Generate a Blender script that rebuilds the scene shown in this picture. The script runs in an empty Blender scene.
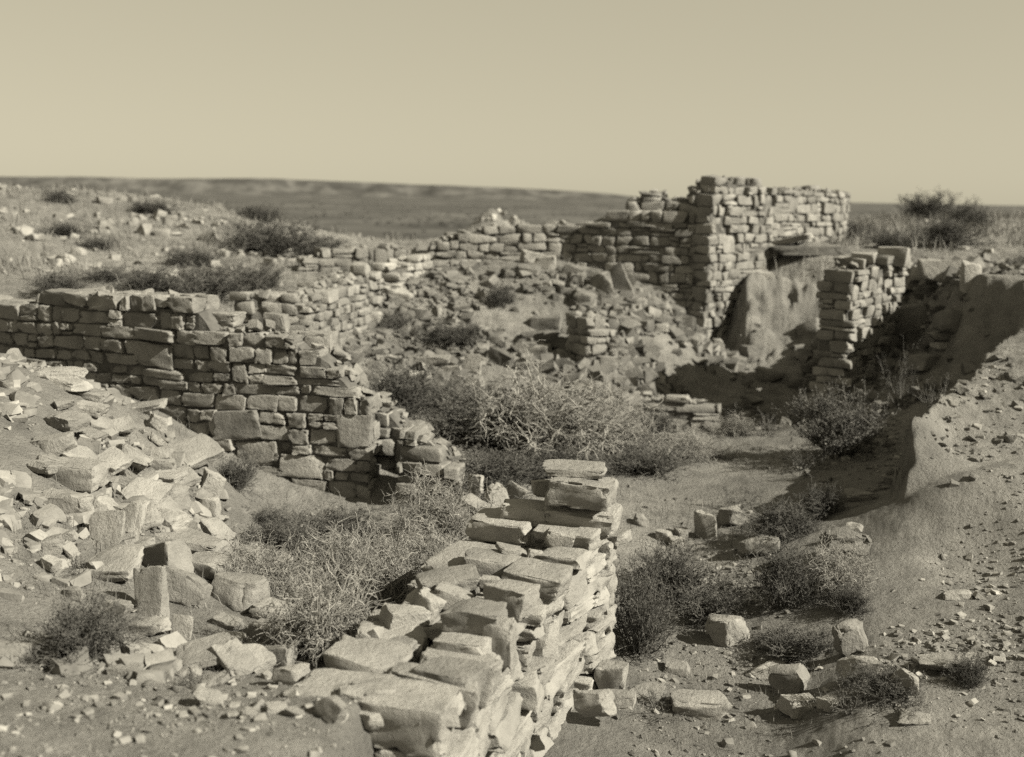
import bpy, math, random
import numpy as np
from mathutils import Vector, Matrix, Euler

R = math.radians
C = bpy.context.scene.collection
SEED = 7
rng = np.random.default_rng(SEED)

# ------------------------------------------------------------------ camera
W_, H_, FPX, CAMZ = 1024, 757, 1135.0, 3.2
PITCH, ROLL = R(9.2), R(1.0)
CR = (Matrix.Rotation(math.pi/2 - PITCH, 3, 'X') @ Matrix.Rotation(ROLL, 3, 'Z'))
CRn = np.array(CR)

def ray(px, py):
    return CRn @ np.array([(px-512)/FPX, -(py-378.5)/FPX, -1.0])

def pt(px, py, Y):
    d = ray(px, py)
    return np.array([0, 0, CAMZ]) + d*(Y/d[1])

SUN_AZ, SUN_EL = R(24), R(36)      # azimuth measured from +X towards -Y (behind the camera)
SUN = np.array([math.cos(SUN_AZ)*math.cos(SUN_EL), -math.sin(SUN_AZ)*math.cos(SUN_EL), math.sin(SUN_EL)])

# ------------------------------------------------------------------ noise
_perm = np.random.default_rng(3).permutation(1024)
_g3 = np.random.default_rng(4).normal(size=(1024, 3)); _g3 /= np.linalg.norm(_g3, axis=1)[:, None]

def perlin3(p):
    p = np.asarray(p, float)
    i = np.floor(p).astype(int); f = p - i
    u = f*f*f*(f*(f*6-15)+10)
    out = 0
    for dx in (0, 1):
        wx = u[..., 0] if dx else 1-u[..., 0]
        for dy in (0, 1):
            wy = u[..., 1] if dy else 1-u[..., 1]
            for dz in (0, 1):
                wz = u[..., 2] if dz else 1-u[..., 2]
                h = _perm[(i[..., 0]+dx) & 1023]
                h = _perm[(h + i[..., 1]+dy) & 1023]
                h = _perm[(h + i[..., 2]+dz) & 1023]
                g = _g3[h]
                dot = g[..., 0]*(f[..., 0]-dx) + g[..., 1]*(f[..., 1]-dy) + g[..., 2]*(f[..., 2]-dz)
                out = out + wx*wy*wz*dot
    return out

def fbm2(x, y, octv=4, gain=.5, seed=0.0):
    a, s, f = 1.0, 0, 1.0
    for o in range(octv):
        s = s + a*perlin3(np.stack([x*f, y*f, np.full_like(x, seed+o*7.3)], -1))
        a *= gain; f *= 2.03
    return s

def sstep(a, b, x):
    t = np.clip((x-a)/(b-a), 0, 1)
    return t*t*(3-2*t)

# ------------------------------------------------------------------ terrain height
GP = [  # visible ground: pixel x, pixel y, forward distance
 # nearest strip
 (40,705,4.4),(200,712,4.35),(330,700,4.5),(40,660,5.0),(120,655,5.1),(250,690,4.7),
 # left rubble slope
 (60,560,6.2),(60,475,7.2),(45,405,8.2),(40,372,8.8),(85,392,8.9),(125,408,9.4),(150,520,7.2),(180,600,6.2),
 (200,450,9.3),(240,500,9.5),(300,508,9.75),(370,512,9.7),(265,650,5.6),(310,640,6.0),(250,565,7.3),(160,450,8.7),
 (110,430,8.6),(215,530,8.3),
 # brush hollow
 (340,600,7.0),(400,560,7.9),(440,510,9.2),(350,668,5.4),(480,525,8.9),(505,500,9.6),(560,480,10.6),
 # right foreground
 (645,705,6.3),(800,712,6.15),(960,705,5.95),(880,735,5.7),(1010,700,5.95),(900,660,6.6),(700,630,7.65),(850,625,7.15),(960,605,7.3),(660,560,9.2),(760,560,8.95),(840,560,8.4),(800,540,9.0),
 (890,560,8.1),(645,640,7.5),(960,540,8.3),(850,520,9.05),(300,500,9.95),(366,506,9.95),(920,505,8.6),(965,495,8.5),(880,520,8.75),
 # pit floor
 (650,430,13.0),(720,445,12.4),(700,480,11.0),(640,500,10.4),(800,490,10.3),(780,440,12.3),(860,470,10.6),(880,500,9.6),
 (690,432,12.9),(760,434,12.8),(700,426,14.9),(760,426,14.8),(810,420,14.5),(850,405,13.9),(650,418,14.8),(900,420,12.6),(890,360,15.0),(880,330,16.2),(940,400,12.6),
 # mound below the far wall
 (375,300,16.2),(360,350,14.6),(370,400,13.2),(430,272,17.4),(500,264,17.7),(560,262,17.8),(620,285,17.4),(685,322,17.2),
 (560,320,16.2),(480,330,15.6),(640,345,15.9),(600,394,14.4),(572,372,15.0),(618,366,15.1),(560,392,14.3),(520,390,14.2),(450,390,13.9),(690,372,15.9),(420,330,15.6),
 (728,362,17.0),(722,340,18.0),(705,352,17.2),(745,390,15.9),(780,397,16.0),(820,394,15.8),
 # plateau on the right behind the walls
 (850,232,23),(920,235,24),(975,240,24),(850,247,19.5),(930,256,18),(975,258,18),(900,216,34),(975,222,34),(800,246,19.2),
 # left hill
 (40,262,16),(110,270,16),(200,285,15.5),(60,225,20),(150,235,20.5),(240,258,19),(300,282,17),(40,189,25),(120,196,26),
 (200,206,26),(280,222,25),(340,238,24),(250,225,22),(150,290,13.8),(60,300,13.2),
 (497,208,26),(484,213,26),(512,213,26),(465,232,26),(535,230,26),
]
GX = [  # hidden or outside the frame: x, y, z
 (-5.2,11.6,1.35),(-3.2,11.3,1.1),(-1.6,11.2,.9),(-5.5,9.6,1.9),(-6.5,8,2.0),(-5,5,1.6),(-4,3,1.5),(-1.2,2.4,1.35),(.35,4.7,.12),(.7,5.5,.1),(.95,6.3,.12),(1.1,7.1,.1),(.95,4.5,.2),(2.5,4.4,.3),(1.2,3,.2),(3,2.6,.4),(5,4,.6),(-.42,4.0,.95),(-.28,4.6,.95),(-.05,5.3,.85),(0,0,1.6),
 (-1,21,1.6),(2,22,1.6),(5,21,2.2),(-4,22,1.9),(0,26,1.3),(3,28,1.0),(8,28,2.5),
 (-9,12,2.3),(-10,18,3.0),(-12,25,3.2),(9,10,2.6),(8,6,1.7),(10,16,2.8),(14,22,2.8),(0,34,-1),(-8,36,-.5),(-14,34,1.5),(12,40,2.5),(22,40,2.5),
 (20,20,2.6),(-20,20,2.6),(-16,6,2),(16,4,1.8),(0,-8,1.8),(-14,-8,1.5),(14,-8,1.5),(0,-30,0),(-30,0,0),(32,0,1),(-40,40,-2),(40,50,0),(0,55,-7),(-25,55,-5),(25,60,-1),
]
CT = np.array([pt(*g) for g in GP] + [np.array(g, float) for g in GX])
_d = np.linalg.norm(CT[:, None, :2]-CT[None, :, :2], axis=2)
_c = .45
_A = np.sqrt(_d**2+_c*_c) - np.eye(len(CT))*.02
_M = np.block([[_A, np.ones((len(CT), 1))], [np.ones((1, len(CT))), np.zeros((1, 1))]])
_w = np.linalg.solve(_M, np.append(CT[:, 2], 0))

# the sand bluff on the right: a raised bank ending in a broken edge
_bk = np.array([pt(908,420,9.45),pt(919,411,9.7),pt(930,402,9.95),pt(945,390,10.4),pt(962,375,10.95),pt(955,384,10.6),pt(975,366,11.3),pt(960,440,9.6),pt(965,490,8.75),pt(912,470,9.05),pt(935,430,9.6),
                pt(915,500,8.8),pt(960,510,8.5),[4.95,11.6,1.68],[5.3,12.2,1.68],[5.7,12.6,1.75],[6.35,11.4,1.8],[6.5,12.4,1.95],[6.8,13,2.1],[7.5,10,1.9],[7,7.5,1.3],[9,14,3.4],[9,10,3],[2.5,8,.5],[5,6,.7]])
_bd = np.sqrt(((_bk[:, None, :2]-_bk[None, :, :2])**2).sum(2)+.04)
_bM = np.block([[_bd, np.ones((len(_bk),1))],[np.ones((1,len(_bk))), np.zeros((1,1))]])
_bw = np.linalg.solve(_bM, np.append(_bk[:, 2], 0))
def bank(x, y):
    return np.sqrt((x[:, None]-_bk[None, :, 0])**2+(y[:, None]-_bk[None, :, 1])**2+.04)@_bw[:-1]+_bw[-1]
_A0 = pt(905,489,8.95); _A1 = pt(910,420,9.5); _A2 = pt(978,362,11.4)
FL = np.array([[-.52,2.0]]+[[p[0],p[1]] for p in (pt(448,722,4.35),pt(470,697,4.6),pt(497,655,5.05),pt(520,628,5.4),pt(545,603,5.85),pt(572,578,6.3),pt(604,530,6.8),pt(619,526,7.05))]+[[.9,7.7]])
BL = np.array([[_A0[0]+.05,8.2],[_A0[0],8.95],[_A1[0],9.55],[pt(943,390,10.4)[0],10.4],[_A2[0],11.4],[5.5,12.7],[9,15.2]])

def side_of(poly, x, y):
    """signed distance to an open polyline, positive to its right-hand side"""
    best = np.full(x.shape, 1e9); sg = np.zeros(x.shape)
    for a, b in zip(poly[:-1], poly[1:]):
        d = b-a; L2 = d@d
        t = np.clip(((x-a[0])*d[0]+(y-a[1])*d[1])/L2, 0, 1)
        qx = x-(a[0]+t*d[0]); qy = y-(a[1]+t*d[1])
        dist = np.hypot(qx, qy); cr = d[1]*qx - d[0]*qy
        m = dist < best
        best = np.where(m, dist, best); sg = np.where(m, np.sign(cr), sg)
    return best*sg

PL = np.array([[p[0], p[1]] for p in (pt(765,262,19.6),pt(800,262,19.4),pt(838,268,18.9),pt(880,275,18.0),pt(912,285,16.6),pt(928,300,14.9),pt(950,312,13.6),pt(985,318,13.1))])
PL = np.vstack([PL, [[6.3, 12.5], [8.5, 12.2], [11, 13]]])
# earth mass below the plateau edge
EM = np.array([[p[0], p[1]] for p in (pt(742,280,17.6),pt(735,330,16.9),pt(752,372,15.9),pt(800,392,15.5),pt(840,372,15.7),pt(850,330,16.3))])

EMc = np.vstack([EM, EM[:1]])[::-1]
EMc = np.array([[p[0], p[1]] for p in (pt(840,275,19.8),pt(850,330,17.8),pt(832,380,16.9),pt(795,392,16.7),pt(762,380,16.8),pt(744,352,17.2),pt(730,318,17.9),pt(742,280,19.3),pt(840,275,19.8))])
_e0, _e1 = pt(785,388,16.7), pt(785,278,18.3)
EMy = (_e0[1], _e1[1]); EMz = (_e0[2], _e1[2])

def poly_dist(poly, x, y):
    """distance to a closed polygon, positive inside"""
    best = np.full(x.shape, 1e9); ins = np.zeros(x.shape, bool)
    for a, b in zip(poly[:-1], poly[1:]):
        d = b-a; t = np.clip(((x-a[0])*d[0]+(y-a[1])*d[1])/(d@d), 0, 1)
        best = np.minimum(best, np.hypot(x-(a[0]+t*d[0]), y-(a[1]+t*d[1])))
        c = ((a[1] > y) != (b[1] > y)) & (x < (b[0]-a[0])*(y-a[1])/((b[1]-a[1]) or 1e-9)+a[0])
        ins ^= c
    return np.where(ins, best, -best)

def rbf(x, y):
    out = np.empty(x.shape).ravel(); X = x.ravel(); Y = y.ravel()
    for i in range(0, len(X), 60000):
        d = np.sqrt((X[i:i+60000, None]-CT[None, :, 0])**2 + (Y[i:i+60000, None]-CT[None, :, 1])**2 + _c*_c)
        out[i:i+60000] = d@_w[:-1] + _w[-1]
    return out.reshape(x.shape)

def H(x, y, fine=True):
    x = np.atleast_1d(np.asarray(x, float)); y = np.atleast_1d(np.asarray(y, float))
    r = np.hypot(x, y)
    z = np.full(x.shape, -12.0)
    near = r < 95
    xn, yn = x[near], y[near]
    zn = rbf(xn, yn)
    n1 = fbm2(xn*.9, yn*.9, 3, seed=1)
    # the near wall holds back higher ground on its left
    sf = side_of(FL, xn, yn)
    mf = sstep(-.42, -.12, sf)*(1-sstep(.9, 1.7, sf))*(1-sstep(7.0, 7.6, yn))*sstep(2, 3, yn)
    zn = zn + mf*(np.minimum(zn, .13)-zn)
    # bluff
    s = side_of(BL, xn, yn) + .09*fbm2(xn*1.7, yn*1.7, 3, seed=20) + .07*fbm2(xn*6, yn*6, 3, .65, seed=22)
    zb = np.minimum(bank(xn, yn), 3.6)
    m = sstep(-.06, .07, s)*sstep(8.75, 9.1, yn)*(1-sstep(14, 17, yn))*(xn > 1)
    zb = zb + .07*fbm2(xn*2.4, yn*2.4, 4, .6, seed=25)*sstep(9.0, 9.6, yn)
    zn = zn + m*np.maximum(zb-zn, 0)*sstep(14, 9, xn)
    # upper bank behind the pit: everything past the broken edge line is lifted to the plateau
    s2 = -side_of(PL, xn, yn) + .22*fbm2(xn*1.1, yn*1.1, 4, .6, seed=31)
    m2 = sstep(-.12, .3, s2)*(xn > 3.6)*(1-sstep(20, 23, yn))*(1-sstep(9, 12, xn))
    up = 2.22 + .03*(yn-16) + .05*n1 + .2*sstep(15.5, 13.5, yn)
    zn = zn + m2*np.maximum(up-zn, 0)
    # worn earth mass standing in front of the broken edge
    s3 = poly_dist(EMc, xn, yn) + .15*fbm2(xn*3.2, yn*2.2, 4, .6, seed=41)
    tgt = EMz[0] + (EMz[1]-EMz[0])*np.clip((yn-EMy[0])/(EMy[1]-EMy[0]), 0, 1.05)**.8
    q3 = np.stack([xn*1.5, yn*.3, tgt*1.9], -1)
    lay = tgt*5.5 + .9*perlin3(q3+3)
    tgt = tgt + .20*perlin3(q3) + .13*perlin3(q3*2.3+5) + .08*perlin3(q3*5.1+9) + .045*perlin3(q3*11+2) + .13*perlin3(np.stack([xn*.35, lay*0+1.5, lay], -1)) - .2*sstep(.16, .36, perlin3(q3*1.9+21))
    m3 = sstep(-.08, .24, s3)*(yn < 20)*(yn > 16)
    zn = zn + m3*np.maximum(tgt-zn, 0)
    f = 1-sstep(40, 90, r[near])
    zn = zn + .045*n1*f
    if fine:
        rough = .6 + 1.1*sstep(13.5, 15.5, yn) + .5*sstep(-1.2, -2.2, xn)
        zn = zn + f*rough*(.026*fbm2(xn*4.1, yn*4.1, 4, .62, seed=5) + .012*np.abs(fbm2(xn*13, yn*13, 2, .6, seed=6)))
    t = sstep(38, 80, r[near])
    zn = zn*(1-t) + (-12)*t
    z[near] = zn
    far = sstep(60, 200, r)
    z = z + far*(1.5*fbm2(x/160, y/160, 3, seed=9))
    return z

def h1(x, y):
    return float(H(np.array([x]), np.array([y]))[0])

_ys = np.concatenate([np.arange(3.2, 12, .02), np.arange(12, 40, .04)])
def hit(px, py):
    """where the sight line through a pixel meets the ground"""
    d = ray(px, py); X = d[0]/d[1]*_ys; Z = CAMZ + d[2]/d[1]*_ys
    g = H(X, _ys); k = np.nonzero(g >= Z)[0]
    if len(k) == 0: k = [len(_ys)-1]
    k = k[0]
    return np.array([X[k], _ys[k], g[k]])

# ------------------------------------------------------------------ mesh helpers
def mk_mesh(name, V, F, smooth=True, sharp=None):
    V = np.asarray(V, np.float32); F = np.asarray(F, np.int32)
    me = bpy.data.meshes.new(name)
    n, k = F.shape
    me.vertices.add(len(V)); me.vertices.foreach_set('co', V.ravel())
    me.loops.add(n*k); me.loops.foreach_set('vertex_index', F.ravel())
    me.polygons.add(n); me.polygons.foreach_set('loop_start', np.arange(0, n*k, k, dtype=np.int32))
    me.update(calc_edges=True)
    me.polygons.foreach_set('use_smooth', np.full(n, bool(smooth)))
    if smooth and sharp: me.set_sharp_from_angle(angle=R(sharp))
    me.validate()
    return me

def link(name, me, mat=None, parent=None, loc=None, rot=None):
    o = bpy.data.objects.new(name, me); C.objects.link(o)
    if mat is not None and me is not None and not me.materials: me.materials.append(mat)
    if parent is not None: o.parent = parent
    if loc is not None: o.location = [float(v) for v in loc]
    if rot is not None: o.rotation_euler = rot
    return o

def tag(o, label=None, cat=None, group=None, kind=None):
    if label: o['label'] = label
    if cat: o['category'] = cat
    if group: o['group'] = group
    if kind: o['kind'] = kind
    return o

def lattice(c):
    c = np.asarray(c, float); k = len(c); idx = {}; V = []; F = []
    def vid(i, j, l):
        key = (i, j, l)
        if key not in idx: idx[key] = len(V); V.append((c[i], c[j], c[l]))
        return idx[key]
    for a in range(k-1):
        for b in range(k-1):
            F.append([vid(a,b,0), vid(a,b+1,0), vid(a+1,b+1,0), vid(a+1,b,0)])
            F.append([vid(a,b,k-1), vid(a+1,b,k-1), vid(a+1,b+1,k-1), vid(a,b+1,k-1)])
            F.append([vid(a,0,b), vid(a+1,0,b), vid(a+1,0,b+1), vid(a,0,b+1)])
            F.append([vid(a,k-1,b), vid(a,k-1,b+1), vid(a+1,k-1,b+1), vid(a+1,k-1,b)])
            F.append([vid(0,a,b), vid(0,a,b+1), vid(0,a+1,b+1), vid(0,a+1,b)])
            F.append([vid(k-1,a,b), vid(k-1,a+1,b), vid(k-1,a+1,b+1), vid(k-1,a,b+1)])
    return np.array(V), np.array(F, np.int32)

LAT = {'lo': lattice([-1,-.45,.4,1]), 'mid': lattice([-1,-.87,-.3,.3,.87,1]),
       'hi': lattice([-1,-.95,-.82,-.62,-.4,-.14,.12,.38,.62,.82,.95,1])}
_corn = np.array([[a,b,c] for a in (-1,1) for b in (-1,1) for c in (-1,1)], float)

def tri_jit(P, J):
    w = np.prod((1+P[:, None, :]*_corn[None])/2, axis=2)
    return P + w@J

def proto(lv, rnd=.12, cuts=2, corner=.1, noise=.05, nf=1.3, keep=(.62,.86), rg=rng, chip=.3):
    V, F = LAT[lv]; P = V.copy()
    inner = np.clip(P, -(1-rnd), 1-rnd); d = P-inner; L = np.linalg.norm(d, axis=1)
    m = L > 1e-9; P[m] = inner[m] + d[m]/L[m, None]*rnd
    for _ in range(cuts):
        n = rg.choice([-1,1], 3)*rg.uniform(.1, 1, 3)**1.3
        n /= np.linalg.norm(n); s = np.abs(n).sum()
        over = np.maximum(P@n - s*rg.uniform(*keep), 0)
        P = P - over[:, None]*n*1.0
    P = tri_jit(np.clip(P,-1,1), rg.uniform(-corner, corner, (8,3)))
    o = rg.uniform(0, 200, 3); hi = lv == 'hi'
    if hi:
        sa = np.sort(np.abs(V), axis=1); ew = (sa[:, 1]*sa[:, 2])**5
        ch = np.maximum(perlin3(V*1.9+o)+.5*perlin3(V*4.7+o)-.02, 0)*ew*chip*1.6
        P = P*(1-ch[:, None])
    N = np.stack([perlin3(P*nf+o+k*31.7) + .5*perlin3(P*nf*2.6+o+k*17.1) + (.38*perlin3(P*nf*6+o+k*5.1) if hi else 0) for k in range(3)], 1)
    return P + N*noise

PR_MID = [proto('mid', rng.uniform(.06,.18), rng.integers(1,6), .15, .11) for _ in range(36)]
PR_HI = [proto('hi', rng.uniform(.04,.15), rng.integers(2,6), .14, .10, keep=(.66,.92)) for _ in range(60)]
PR_LO = [proto('lo', rng.uniform(.02,.09), rng.integers(2,6), .3, .12, keep=(.5,.85)) for _ in range(30)]

def rotm(yaw=0, pitch=0, roll=0):
    return np.array(Euler((R(pitch), R(roll), R(yaw)), 'XYZ').to_matrix())

class Bag:
    def __init__(self): self.V = []; self.F = []; self.n = 0
    def add(self, V, F):
        self.V.append(V); self.F.append(F+self.n); self.n += len(V)
    def mesh(self, name, smooth=True, sharp=None):
        return mk_mesh(name, np.concatenate(self.V), np.concatenate(self.F), smooth, sharp)

# ------------------------------------------------------------------ materials
SEP = (1.0, .965, .90)
ALB = .84
def col(v): return (v*ALB*SEP[0], v*ALB*SEP[1], v*ALB*SEP[2], 1)

def mat(name, stops, scale=6, detail=6, bump=.3, bscale=40, bdist=.01, island=0.0, objrand=0.0, rough=.95, coord='Object', big=None):
    m = bpy.data.materials.new(name); m.use_nodes = True; nt = m.node_tree; N = nt.nodes; L = nt.links
    b = N['Principled BSDF']; b.inputs['Roughness'].default_value = rough
    if 'Specular IOR Level' in b.inputs: b.inputs['Specular IOR Level'].default_value = .15
    tc = N.new('ShaderNodeTexCoord')
    vec = tc.outputs[coord]
    if objrand:
        oi = N.new('ShaderNodeObjectInfo'); ad = N.new('ShaderNodeVectorMath'); ad.operation = 'ADD'
        sc = N.new('ShaderNodeMath'); sc.operation = 'MULTIPLY'; sc.inputs[1].default_value = 53
        L.new(oi.outputs['Random'], sc.inputs[0]); L.new(vec, ad.inputs[0]); L.new(sc.outputs[0], ad.inputs[1]); vec = ad.outputs[0]
    n = N.new('ShaderNodeTexNoise'); n.inputs['Scale'].default_value = scale; n.inputs['Detail'].default_value = detail; n.inputs['Roughness'].default_value = .62
    L.new(vec, n.inputs['Vector'])
    r = N.new('ShaderNodeValToRGB'); e = r.color_ramp.elements
    e[0].position, e[0].color = stops[0][0], col(stops[0][1])
    e[1].position, e[1].color = stops[-1][0], col(stops[-1][1])
    for p, v in stops[1:-1]:
        x = e.new(p); x.color = col(v)
    L.new(n.outputs[0], r.inputs[0]); c = r.outputs[0]
    def mult(c, fac_out, lo, hi):
        mr = N.new('ShaderNodeMapRange'); mr.inputs['To Min'].default_value = lo; mr.inputs['To Max'].default_value = hi
        L.new(fac_out, mr.inputs['Value'])
        vm = N.new('ShaderNodeVectorMath'); vm.operation = 'SCALE'
        L.new(c, vm.inputs[0]); L.new(mr.outputs[0], vm.inputs['Scale']); return vm.outputs[0]
    if island:
        g = N.new('ShaderNodeNewGeometry'); c = mult(c, g.outputs['Random Per Island'], 1-island, 1+island)
    if objrand:
        c = mult(c, oi.outputs['Random'], 1-objrand, 1+objrand)
    if big:
        n2 = N.new('ShaderNodeTexNoise'); n2.inputs['Scale'].default_value = big[0]; n2.inputs['Detail'].default_value = 5
        L.new(vec, n2.inputs['Vector'])
        mr = N.new('ShaderNodeMapRange'); mr.inputs['From Min'].default_value = .35; mr.inputs['From Max'].default_value = .65
        L.new(n2.outputs[0], mr.inputs['Value'])
        c = mult(c, mr.outputs[0], 1-big[1], 1+big[1])
    L.new(c, b.inputs['Base Color'])
    if bump:
        nb = N.new('ShaderNodeTexNoise'); nb.inputs['Scale'].default_value = bscale; nb.inputs['Detail'].default_value = 8; nb.inputs['Roughness'].default_value = .7
        L.new(vec, nb.inputs['Vector'])
        bp = N.new('ShaderNodeBump'); bp.inputs['Strength'].default_value = bump; bp.inputs['Distance'].default_value = bdist
        L.new(nb.outputs[0], bp.inputs['Height']); L.new(bp.outputs[0], b.inputs['Normal'])
    return m

M_wall = mat('sandstone masonry', [(.3,.165),(.5,.235),(.72,.305)], 5, 8, .85, 26, .03, island=.2)
M_fwall = mat('pale sandstone masonry', [(.3,.24),(.5,.32),(.72,.38)], 5, 8, .9, 24, .03, island=.14)
M_rock = mat('sandstone rock', [(.3,.21),(.5,.29),(.72,.37)], 5, 8, .9, 26, .03, objrand=.18)
M_rub = mat('rubble stone', [(.3,.16),(.5,.24),(.72,.32)], 5, 5, .5, 30, .02, island=.35)
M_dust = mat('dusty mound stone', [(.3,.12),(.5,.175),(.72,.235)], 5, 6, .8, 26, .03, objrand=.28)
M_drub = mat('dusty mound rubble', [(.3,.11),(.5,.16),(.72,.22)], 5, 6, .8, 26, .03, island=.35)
M_mort = mat('earth mortar', [(.3,.08),(.6,.14),(.75,.18)], 8, 6, .8, 30, .03)
M_soil = mat('sandy soil', [(.28,.15),(.5,.215),(.75,.28)], 5, 10, 1.0, 30, .05, big=(.6,.18))
M_plain = mat('desert plain', [(.4,.05),(.5,.083),(.62,.12)], .02, 12, 0, big=(.0022,.22))
M_mesa = mat('mesa scarp', [(.4,.06),(.5,.09),(.64,.15)], .012, 8, .5, .02, 8)
M_twigd = mat('dry twig', [(.3,.2),(.6,.31)], 9, 3, 0, island=.3)
M_twig = mat('woody twig', [(.3,.08),(.6,.14)], 9, 3, 0, island=.3)
M_leaf = mat('sage leaf', [(.3,.085),(.6,.13)], 9, 3, 0, island=.35)
M_leafd = mat('dark brush leaf', [(.3,.05),(.6,.085)], 9, 3, 0, island=.35)
M_straw = mat('dry grass', [(.3,.14),(.6,.21)], 5, 3, 0, island=.3)

# ------------------------------------------------------------------ ground sheet
def build_ground():
    az = np.concatenate([np.linspace(-180,-44,40)[:-1], np.linspace(-44,-28,60)[:-1], np.linspace(-28,28,760)[:-1], np.linspace(28,44,60)[:-1], np.linspace(44,180,40)])
    az = R(1)*az
    rr = [.15, .8, 1.6, 2.3]
    r = 2.8
    while r < 9500:
        rr.append(r); r *= (1.0052 if 3.6 < r < 20 else 1.009 if r < 40 else 1.03 if r < 200 else 1.06)
    rr = np.array(rr)
    A, Rr = np.meshgrid(az[:-1], rr)
    X = Rr*np.sin(A); Y = Rr*np.cos(A)
    Z = H(X.ravel(), Y.ravel()).reshape(X.shape)
    nr, na = X.shape
    V = np.stack([X, Y, Z], -1).reshape(-1, 3)
    i = np.arange(nr-1)[:, None]*na; j = np.arange(na)[None]; j2 = (j+1) % na
    F = np.stack([i+j, i+na+j, i+na+j2, i+j2], -1).reshape(-1, 4)
    F = F[:, ::-1]
    me = mk_mesh('ground', V, F, True)
    me.materials.append(M_soil); me.materials.append(M_plain)
    mi = (np.hypot(V[F[:, 0], 0], V[F[:, 0], 1]) > 62).astype(np.int32)
    me.polygons.foreach_set('material_index', mi)
    o = link('ground', me); tag(o, 'sandy desert ground of the ruin running out to a dark flat plain', 'ground', kind='structure')
build_ground()

def build_mesa():
    # a long low mesa across the horizon, left of centre
    xs = np.linspace(-2600, 560, 420); ys = np.linspace(3600, 4700, 60)
    X, Y = np.meshgrid(xs, ys)
    px = 512 + FPX*X/3900
    top = np.interp(px, [-250,0,60,130,200,250,300,380,470,540,600,640,680], [34,40,44,41,43,50,45,39,33,28,18,6,0])
    edge = 3750 + 170*fbm2(X/700, Y*0, 4, seed=3) + 60*fbm2(X/160, Y/400, 3, seed=8)
    t = sstep(0, 260, Y-edge); t = .45*t + .55*sstep(150, 290, Y-edge)
    Z = -14 + (top+10)*t*(1+.05*fbm2(X/200, Y/200, 3, seed=12))
    nr, na = X.shape
    V = np.stack([X, Y, Z], -1).reshape(-1, 3)
    i = np.arange(nr-1)[:, None]*na; j = np.arange(na-1)[None]
    F = np.stack([i+j, i+j+1, i+na+j+1, i+na+j], -1).reshape(-1, 4)
    o = link('mesa', mk_mesh('mesa', V, F), M_mesa); tag(o, 'long low dark mesa along the horizon', 'mesa', kind='structure')
build_mesa()

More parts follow.
